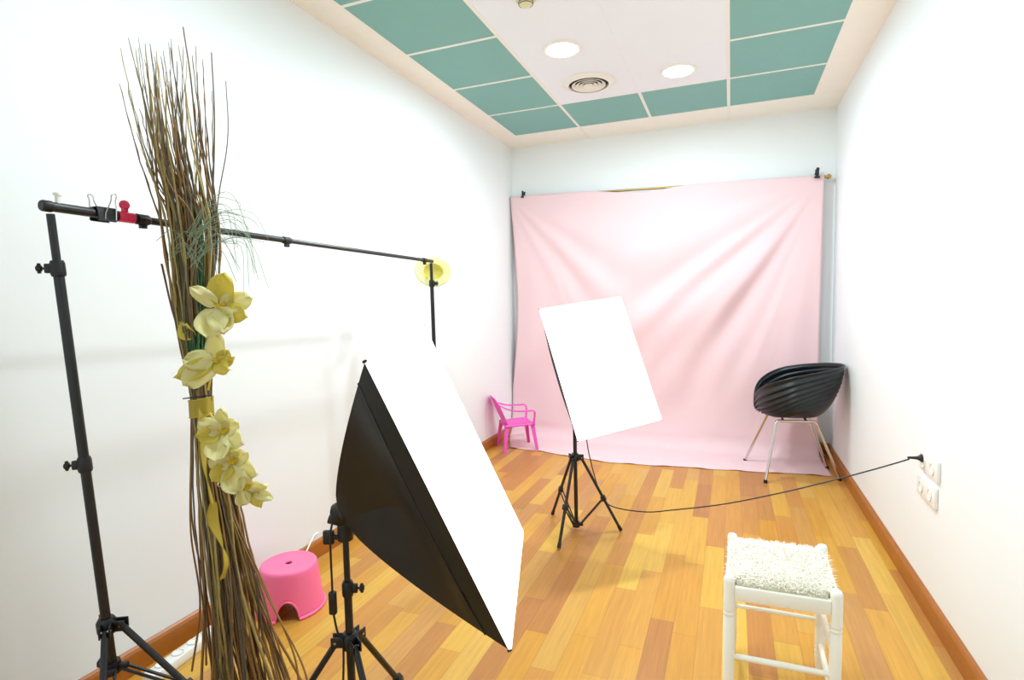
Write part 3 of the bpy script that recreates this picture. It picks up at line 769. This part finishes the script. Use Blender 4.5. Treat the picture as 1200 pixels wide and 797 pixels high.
# ------------------------------------------------------------------ backdrop stand on the left: two tripod poles and a crossbar
near_top = V(0.245, -3.884, 1.565); far_top = V(0.25, -2.01, 1.545)
far_foot = V(0.25, -1.99, 0)
ls = light_stand('left tripod stand nearest the camera, holding the black crossbar', (0.272, -3.818, 0), near_top, feet((0.272, -3.818), 0.40, (28, 157, 318)), 0.470, 0.350, joint=0.42, extra=(0.92,), pole_r=0.0118, up_from=1.43, knob_dir=(-0.75, -0.66, 0))
fs = light_stand('far tripod stand of the crossbar, its base behind the large softbox', (far_foot.x, far_foot.y, 0), far_top, feet((far_foot.x, far_foot.y), 0.30, (30, 150, 270)), 0.42, 0.28, joint=0.42, pole_r=0.0112, up_from=1.43, extra=(), knob_dir=(1, -0.2, 0))
a = V(0.2435, -3.893, 1.584); b_ = V(0.25, -1.995, 1.556)
t = thing('crossbar', 'long black telescopic crossbar spanning the two left stands', 'bar', a)
k = 0.128
mid = a+(b_-a)*k; mid2 = a+(b_-a)*0.42
mb = MB(); mb.tube(rel(t, [a, mid]), 0.0125, n=16); mb.build('outer_tube', M['black_metal'], t)
mb = MB(); mb.tube(rel(t, [mid-V(0, .02, 0), mid2]), 0.0108, n=16); mb.build('middle_tube', M['black_metal'], t)
mb = MB(); mb.tube(rel(t, [mid2-V(0, .02, 0), b_]), 0.0094, n=16); mb.build('inner_tube', M['grey_metal'], t)
for p_, r_ in ((mid, 0.0155), (mid2, 0.0135), (a+(b_-a)*0.955, 0.0125)):
    mb = MB(); mb.lathe([(r_*0.7, -0.018), (r_, -0.018), (r_, 0.014), (r_*0.8, 0.02), (r_*0.6, 0.02)], c=p_-t.location, axis=b_-a, n=16); mb.box(p_-t.location+V(0, 0, -0.018), (0.012, 0.020, 0.014), bevel=0.002); mb.build('lock_collar', M['black_plastic'], t)
mb = MB(); mb.lathe([(0, -0.010), (0.012, -0.010), (0.0145, -0.006), (0.0145, 0.012), (0.0125, 0.014)], c=(0, 0, 0), axis=b_-a, n=16); mb.build('end_cap', M['black_plastic'], t)
mb = MB(); mb.tube([V(0.001, 0.028, 0.0), V(0.001, 0.028, 0.034)], 0.006, n=10); mb.lathe([(0, 0), (0.009, 0), (0.009, 0.006), (0, 0.008)], c=(0.001, 0.028, 0.030), n=12); mb.build('wing_screw', M['white_plastic'], t)

def onbar(y): 
    k = (y-a.y)/(b_.y-a.y); return a+(b_-a)*k
# black binder clip with wire handles
p = onbar(-3.757)
t = thing('binder_clip', 'black binder clip with wire handles on the crossbar', 'clip', p)
ax = (b_-a).normalized()
mb = MB(); sec = [(0.013, -0.020), (0.020, -0.017), (0.0175, 0.002), (0.014, 0.0175), (-0.014, 0.0175), (-0.0175, 0.002), (-0.020, -0.017), (-0.013, -0.020), (-0.0165, -0.014), (-0.0145, 0.001), (-0.012, 0.0150), (0.012, 0.0150), (0.0145, 0.001), (0.0165, -0.014)]
mb.prism([Vector((x, -0.024, z)) for x, z in sec], (0, 0.048, -0.0005)); mb.build('clip_body', M['black_plastic'], t, smooth=False)
for s, ln in ((1, 0.060), (-1, 0.056)):
    mb = MB()
    pth = [(s*0.019, -0.014, -0.016), (s*0.021, -0.013, 0.005), (s*0.019, -0.006, 0.035), (s*0.018, -0.007, ln-0.010), (s*0.018, 0.0, ln-0.004), (s*0.018, 0.007, ln-0.010), (s*0.019, 0.006, 0.035), (s*0.021, 0.013, 0.005), (s*0.019, 0.014, -0.016)]
    mb.tube([V(x, y+s*0.007+s*0.25*max(0, z), z) for x, y, z in smoothpts(pth, 4)], 0.0016, n=8); mb.build('wire_handle', M['wire'], t)
# raspberry pink clip
p = onbar(-3.699)
t = thing('plastic_clip', 'raspberry pink plastic clip beside the binder clip on the crossbar', 'clip', p)
mb = MB(); mb.lathe([(0.0128, -0.022), (0.0150, -0.022), (0.0150, 0.022), (0.0128, 0.022), (0.0128, -0.022)], axis=ax, n=20); mb.build('sleeve', M['red_plastic'], t)
mb = MB(); mb.box((0, 0, 0.020), (0.008, 0.018, 0.020), bevel=0.003); mb.build('neck', M['red_plastic'], t)
mb = MB(); mb.lathe([(0, -0.006), (0.010, -0.006), (0.013, -0.003), (0.013, 0.003), (0.010, 0.006), (0, 0.006)], c=(0, 0, 0.034), axis=(1, -0.5, 0.1), n=20); mb.build('thumb_tab', M['red_plastic'], t)

# yellow hat hanging at the far end of the crossbar
hp = V(0.225, -1.945, 1.500)
fdir = (Vector((1.8285, -4.7549, 1.3282))-hp).normalized(); fdir = (fdir + V(-0.12, 0.0, 0.5)).normalized()
t = thing('sun_hat', 'pale yellow straw hat hanging at the far end of the crossbar', 'hat', hp)
q = Vector((0, 0, 1)).rotation_difference(fdir)
t.rotation_euler = q.to_euler()
mb = MB()
def brim(a_, r_):
    th = 2*PI*a_; rr = 0.058+0.044*r_
    return Vector((rr*math.cos(th)*1.08, rr*math.sin(th)*0.94, 0.006*math.sin(2*th+0.5)*r_ + 0.006*r_))
mb.grid(brim, 48, 6, cu=True); o = mb.build('brim', M['hat'], t); md = o.modifiers.new('thick', 'SOLIDIFY'); md.thickness = 0.003
mb = MB(); mb.lathe([(0.0575, 0.0), (0.056, -0.02), (0.050, -0.042), (0.036, -0.056), (0.015, -0.061), (0, -0.061)], n=40)
for v_ in mb.bm.verts: v_.co.x *= 1.08; v_.co.y *= 0.94
o = mb.build('crown', M['hat_in'], t); md = o.modifiers.new('thick', 'SOLIDIFY'); md.thickness = 0.003
mb = MB(); mb.tube([(0.0575*1.08*math.cos(2*PI*k/40), 0.0575*0.94*math.sin(2*PI*k/40), 0.001) for k in range(40)], 0.004, n=8, closed=True); mb.build('hat_band', M['hat_in'], t)

# ------------------------------------------------------------------ tall bundle of willow twigs with silk flowers
rb = random.Random(11)
B0 = V(0.335, -3.445, 0)
tw = thing('twig_bundle', 'tall tied bundle of bare brown twigs with yellow silk flowers', 'decoration', B0)
# centre line of the bundle (world)
TIE = V(0.318, -3.556, 1.025); BAR = V(0.352, -3.580, 1.555); TOPC = V(0.352, -3.618, 1.92)
vr = Vector((0.929, 0.370, 0)); vd = Vector((-0.370, 0.929, 0))   # sideways and away
mats = [M['twig'], M['twig'], M['twig_dark'], M['twig_olive']]
def twig(i):
    # same disc slot at every height, so twigs run roughly parallel
    a = rb.uniform(0, 2*PI); r = math.sqrt(rb.random())
    sx, sy = r*math.cos(a), r*math.sin(a)
    jit = lambda s: rb.uniform(-s, s)
    tall = rb.random()
    topz = 1.70 + 0.36*tall**0.65
    base = B0 + vr*(-0.012+sx*0.115+jit(0.06)) + vd*(sy*0.10+jit(0.03)); base.z = 0.004
    lowm = B0*0.55+TIE*0.45 + vr*(sx*0.080+jit(0.022)) + vd*(sy*0.085+jit(0.02)); lowm.z = 0.42
    lw2 = B0*0.25+TIE*0.75 + vr*(sx*0.052+jit(0.010)) + vd*(sy*0.055+jit(0.01)); lw2.z = 0.74
    tie = TIE + vr*(sx*0.026) + vd*(sy*0.026)
    m1 = TIE*0.5+BAR*0.5 + vr*(-0.004+sx*0.050+jit(0.01)) + vd*(sy*0.045+jit(0.01)); m1.z = 1.28
    bar = BAR + vr*(sx*0.070+jit(0.016)) + vd*(sy*0.055+jit(0.01))
    # keep the bundle in front of the crossbar
    if bar.x < 0.285: bar.x = 0.285+rb.uniform(0, 0.02)
    up = TOPC + vr*(sx*0.088+jit(0.026)) + vd*(sy*0.06+jit(0.02)); up.z = 1.55 + (topz-1.55)*0.55
    end = up + (up-bar)*0.55 + vr*(jit(0.012)+0.006) + vd*jit(0.012); end.z = topz
    P_ = smoothpts([base, lowm, lw2, tie, m1, bar, up, end], 7)
    r0 = rb.uniform(0.0026, 0.0047)
    n = len(P_); R_ = []
    for k in range(n):
        f = k/(n-1)
        rr = r0*(1-0.40*f) if f < 0.68 else r0*(0.73-0.52*(f-0.68)/0.32)
        if f > 0.6 and k % 3 == 0: rr *= 1.45      # buds
        R_.append(rr)
        if 0 < k < n-1: P_[k] = P_[k] + Vector((jit(0.0016), jit(0.0016), 0))
    mb = MB(); mb.tube([p_-B0 for p_ in P_], R_, n=6)
    mm = rb.choice(mats) if topz < 1.95 else rb.choice([M['twig'], M['twig_grey'], M['twig_olive']])
    mb.build('twig', mm, tw, angle=70)
for i in range(88): twig(i)
# loose twigs standing proud of the bundle
def loose(pts_, r0=0.0035, m_=None):
    P_ = smoothpts(pts_, 8); mb = MB(); n = len(P_)
    mb.tube([p_-B0 for p_ in P_], [r0*(1-0.5*k/n) for k in range(n)], n=6); mb.build('twig', m_ or M['twig'], tw, angle=70)
loose([B0-vr*0.20+V(0, 0, 0.10), B0-vr*0.13+V(0, -0.03, 0.35), TIE-vr*0.058+V(0, 0, -0.40), TIE-vr*0.042+V(0, 0, -0.15), TIE-vr*0.032])
loose([B0-vr*0.15+V(0, 0, 0.12), B0-vr*0.115+V(0, -0.03, 0.40), TIE-vr*0.052+V(0, 0, -0.35), TIE-vr*0.034+V(0, 0, -0.1), TIE-vr*0.028])
loose([B0+vr*0.20+V(0, 0, 0.004), B0+vr*0.165+V(0, 0, 0.14), B0+vr*0.10+V(0, -0.04, 0.38), TIE+vr*0.05+V(0, 0, -0.28), TIE+vr*0.03])
loose([B0+vr*0.16+V(0, 0, 0.004), B0+vr*0.145+V(0, 0, 0.16), B0+vr*0.09+V(0, -0.04, 0.42), TIE+vr*0.045+V(0, 0, -0.24), TIE+vr*0.03])
loose([BAR-vr*0.095+V(0, 0, -0.10), BAR-vr*0.07+V(0, 0, -0.25), TIE-vr*0.035+V(0, 0, 0.15), TIE-vr*0.03], 0.003, M['twig_dark'])
loose([TIE+vr*0.02, BAR+vr*0.06, BAR+vr*0.085+V(0, 0, 0.3), BAR+vr*0.088+V(0, 0, 0.50)], 0.003, M['twig_grey'])
loose([TIE+vr*0.02, BAR+vr*0.03, TOPC+vr*0.06, TOPC+vr*0.045+V(0, 0, 0.19)], 0.003, M['twig_dark'])
loose([TIE+vr*0.03, BAR+vr*0.07, BAR+vr*0.12+V(0, 0, 0.25), BAR+vr*0.125+V(0, 0, 0.42)], 0.0022, M['twig_grey'])

# green wisps: stems in the bundle and arching sprays to the right
mb = MB()
for i in range(34):
    s0 = TIE + vr*(0.012+rb.uniform(-0.02, 0.03)) - vd*(0.035+rb.uniform(0, 0.02)) + V(0, 0, rb.uniform(0.1, 0.25))
    s1 = s0 + vr*rb.uniform(-0.01, 0.035) + V(0, 0, rb.uniform(0.2, 0.3))
    s2 = s1 + vr*rb.uniform(-0.03, 0.05) - vd*rb.uniform(0, 0.02) + V(0, 0, rb.uniform(0.08, 0.18))
    mb.tube([p_-B0 for p_ in smoothpts([s0, s1, s2], 5)], [0.0016]*10+[0.0008], n=4)
mb.build('grass_wisps', M['grass'], tw)['kind'] = 'stuff'
mb = MB()
for i in range(30):
    s0 = BAR + vr*rb.uniform(0.01, 0.05) - vd*0.06 + V(0, 0, rb.uniform(-0.12, -0.02))
    rise = rb.uniform(0.03, 0.11); run = rb.uniform(0.10, 0.22); drop = rb.uniform(0.0, 0.16)
    s1 = s0 + vr*run*0.4 + V(0, 0, rise); s2 = s0 + vr*run*0.8 + V(0, 0, rise*0.95) - vd*rb.uniform(-0.03, 0.05); s3 = s0 + vr*run + V(0, 0, rise-drop) - vd*rb.uniform(-0.03, 0.05)
    mb.tube([p_-B0 for p_ in smoothpts([s0, s1, s2, s3], 5)], [0.0009]*15+[0.0006], n=4)
for i in range(5):
    s0 = BAR + vr*rb.uniform(-0.06, 0.02) - vd*0.075 + V(0, 0, rb.uniform(-0.12, -0.03)); run = rb.uniform(0.05, 0.10)
    mb.tube([p_-B0 for p_ in smoothpts([s0, s0+vr*run*0.5+V(0, 0, 0.03), s0+vr*run+V(0, 0, -0.03)], 5)], 0.0009, n=4)
mb.build('arching_grass', M['grass_dry'], tw)['kind'] = 'stuff'

def petal(mb, c_, d, nrm, L_, W_, curl=0.25, seed=0):
    d = d.normalized(); sd = d.cross(nrm).normalized(); n_ = sd.cross(d).normalized()
    def f(u, v):
        wv = (1-abs(2*v**0.85-1)**2.6)**0.6 if 0 < v < 1 else 0.0
        wv = max(wv, 0.10 if v < 0.5 else 0.02)
        x = (u-0.5)*W_*wv
        return c_ + d*(v*L_) + sd*x + n_*(curl*L_*v*v - 0.25*W_*(2*u-1)**2*wv*(-1) * 0.6 + 0.009*math.sin(5*v+seed+5*u) + 0.004*math.sin(11*u+seed*2)*v)
    mb.grid(f, 7, 9)
def flower(c_, nrm, sz, spin, ptl, spread, eye=True, ratio=0.72, curl=0.2):
    """silk orchid: petals, lip, eye; c_ world"""
    nrm = Vector(nrm).normalized(); e1 = nrm.orthogonal().normalized()
    # make e1 point roughly up
    e1 = (V(0, 0, 1)-nrm*nrm.z).normalized(); e2 = nrm.cross(e1)
    c_ = c_-B0
    mb = MB(); mb.lathe([(0, -0.010), (0.008, -0.008), (0.012, 0.0), (0.010, 0.010), (0.004, 0.016), (0, 0.017)], c=c_, axis=nrm, n=12)
    for k in range(3):
        d = e1*math.cos(k*2.1+1)+e2*math.sin(k*2.1+1); mb.lathe([(0, -0.004), (0.005, 0), (0.006, 0.006), (0, 0.013)], c=c_+d*0.010, axis=nrm+d*0.6, n=8)
    core = mb.build('flower', M['flower_eye'], tw)
    for k, (ang, l_, w_, deep) in enumerate(ptl):
        aa = math.radians(ang+spin); d = e1*math.cos(aa)-e2*math.sin(aa)
        mb = MB(); petal(mb, c_+nrm*0.002*k+d*0.004, d+nrm*spread, nrm, sz*l_, sz*w_, curl, k*1.7)
        o = mb.build('petal', M['petal_deep'] if deep else M['petal'], core, angle=180)
        md = o.modifiers.new('thick', 'SOLIDIFY'); md.thickness = 0.0012
cd = Vector((0.30, -0.95, 0.05))
P5 = [(10, 1.0, 0.75, 1), (75, 1.05, 0.62, 0), (110, 0.95, 0.6, 1), (190, 1.0, 0.85, 0), (160, 0.9, 0.7, 0), (-55, 0.85, 0.45, 0)]
def onc(du, dz): return TIE + vr*du - vd*0.050 + V(0, 0, dz)
flower(onc(0.100, 0.300), cd+V(0.35, 0, 0.1), 0.100, 5, P5, 0.25)
flower(onc(0.085, 0.140), cd+V(-0.1, 0, 0), 0.098, 0, [(20, 0.9, 0.7, 0), (80, 0.75, 0.55, 1), (275, 0.85, 0.62, 0), (225, 1.05, 0.75, 0), (245, 1.15, 0.55, 1), (110, 0.7, 0.55, 1)], 0.2)
flower(onc(0.088, -0.075), cd+V(0.3, 0, 0.15), 0.085, 0, [(5, 0.9, 0.5, 0), (60, 0.7, 0.6, 0), (120, 0.95, 0.75, 0), (185, 1.0, 0.8, 0), (265, 0.75, 0.62, 1), (305, 0.8, 0.6, 0)], 0.3)
flower(onc(0.112, -0.165), cd+V(0.35, 0, -0.1), 0.085, 0, [(-10, 0.8, 0.6, 0), (55, 0.7, 0.55, 0), (115, 1.0, 0.7, 0), (170, 1.05, 0.85, 0), (230, 0.8, 0.65, 1), (285, 0.7, 0.6, 0)], 0.25)
flower(onc(0.150, -0.245), cd+V(0.5, 0, -0.2), 0.070, 0, [(115, 1.15, 0.5, 0), (145, 1.0, 0.5, 1), (80, 0.9, 0.5, 0), (200, 0.7, 0.6, 0), (0, 0.7, 0.6, 0)], 0.2)
# a single folded bud petal at the left
mb = MB(); petal(mb, onc(0.012, 0.205)-B0, V(-0.3, -0.2, 0.8), cd, 0.06, 0.045, 0.1); o = mb.build('petal', M['petal_deep'], tw, angle=180); md = o.modifiers.new('thick', 'SOLIDIFY'); md.thickness = 0.0012
for s in ((0.03, 0.16, 0.09, 0.28), (0.04, 0.05, 0.07, 0.13), (0.04, -0.02, 0.085, -0.07)):
    mb = MB(); mb.tube([p_-B0 for p_ in smoothpts([onc(s[0], s[1])+vd*0.02, onc((s[0]+s[2])/2, (s[1]+s[3])/2)+vd*0.012, onc(s[2], s[3])+vd*0.006], 5)], 0.003, n=6); mb.build('flower_stem', M['petal_deep'], tw)

# organza band, tails and curled wire
mb = MB()
def band(a_, r_):
    th = 2*PI*a_; rr = 0.0335+0.0015*math.sin(th*7)
    return TIE-B0 + vr*(rr*math.cos(th)) + vd*(rr*math.sin(th)) + V(0, 0, -0.032+0.052*r_+0.004*math.cos(th))
mb.grid(band, 48, 5, cu=True); bd = mb.build('ribbon_band', M['ribbon'], tw)
mb = MB()
for r_ in (0, 1): mb.tube([band(k/48, r_)*1.0 for k in range(48)], 0.0018, n=6, closed=True)
mb.build('ribbon_edge', M['ribbon_edge'], bd)
mb = MB(); mb.tube([p_-B0 for p_ in smoothpts([onc(-0.035, 0.026)+vd*0.015, onc(0.0, 0.030)+vd*0.012, onc(0.03, 0.033)+vd*0.01, onc(0.045, 0.034)+vd*0.02], 4)], 0.002, n=6); mb.build('tie_wire', M['black_plastic'], tw)
def tail(path, w_, tw0, tw1, name):
    P_ = smoothpts(path, 8); n = len(P_); mb = MB(); prev = None; edges = [[], []]
    for i, p_ in enumerate(P_):
        f = i/(n-1); an = tw0+(tw1-tw0)*f
        s = vr*math.cos(an) + (-vd)*math.sin(an)
        hw = w_*(0.35+0.65*math.sin(PI*min(1, f*1.15)))
        cur = [mb.bm.verts.new(p_-B0 + s*hw*q_) for q_ in (-1, -0.33, 0.33, 1)]
        edges[0].append(p_-B0-s*hw); edges[1].append(p_-B0+s*hw)
        if prev:
            for k in range(3): mb._f((prev[k], prev[k+1], cur[k+1], cur[k]))
        prev = cur
    o = mb.build(name, M['ribbon'], tw, angle=180)
    mb = MB()
    for e in edges: mb.tube(e, 0.0015, n=5)
    mb.build('ribbon_edge', M['ribbon_edge'], o)
tail([onc(0.035, -0.02), onc(0.030, -0.10), onc(0.026, -0.18), onc(0.038, -0.26), onc(0.046, -0.30)], 0.024, 0.2, 1.5, 'ribbon_tail')
tail([onc(0.046, -0.29), onc(0.042, -0.35), onc(0.062, -0.42), onc(0.074, -0.48), onc(0.060, -0.53)], 0.022, -0.5, 2.2, 'ribbon_tail')
tail([onc(0.02, 0.0), onc(0.03, -0.05), onc(0.02, -0.10)], 0.018, 0.9, -0.6, 'ribbon_tail')
mb = MB()
zz = [onc(0.078+0.010*math.sin(k*PI/2), -0.115-0.006*k)-vd*(0.010*math.cos(k*PI/2)+0.01) for k in range(22)]
mb.tube([p_-B0 for p_ in smoothpts(zz, 3)], 0.0018, n=6); mb.build('curled_wire', M['wire'], tw)

# ------------------------------------------------------------------ power strip and white cord by the left skirting
t = thing('power_strip', 'white power strip on the floor against the left skirting', 'power strip', (-0.085, -3.33, 0), 0.10)
mb = MB(); mb.box((0, 0, 0.019), (0.055, 0.40, 0.038), bevel=0.007); mb.build('housing', M['white_plastic'], t)
for k in range(5):
    mb = MB(); mb.lathe([(0.021, 0.0), (0.021, 0.002), (0.018, 0.002), (0.017, -0.003), (0, -0.003)], c=(0, -0.14+k*0.068, 0.0395), n=20); f = mb.build('outlet', M['white_plastic'], t)
    mb = MB()
    for s in (-1, 1): mb.lathe([(0, 0.0006), (0.0028, 0.0006), (0.0028, -0.001)], c=(s*0.006, -0.14+k*0.068+s*0.006, 0.0368), n=8)
    mb.build('pin_hole', M['grey_hole'], f)
mb = MB(); mb.tube(smoothpts([(0, -0.2, 0.018), (0.01, -0.24, 0.01), (0.05, -0.30, 0.006), (0.06, -0.40, 0.006), (0.0, -0.55, 0.006)], 6), 0.0045, n=8); mb.build('cord', M['white_plastic'], t)
mb = MB(); mb.tube(smoothpts([(-0.060, -2.86, 0.006), (-0.100, -2.80, 0.010), (-0.140, -2.70, 0.045), (-0.158, -2.62, 0.100), (-0.172, -2.57, 0.125), (-0.1785, -2.53, 0.128)], 8), 0.004, n=8)
o = mb.build('white_cord', M['white_plastic']); tag(o, 'thin white cord running over the skirting behind the pink stool', 'cord')
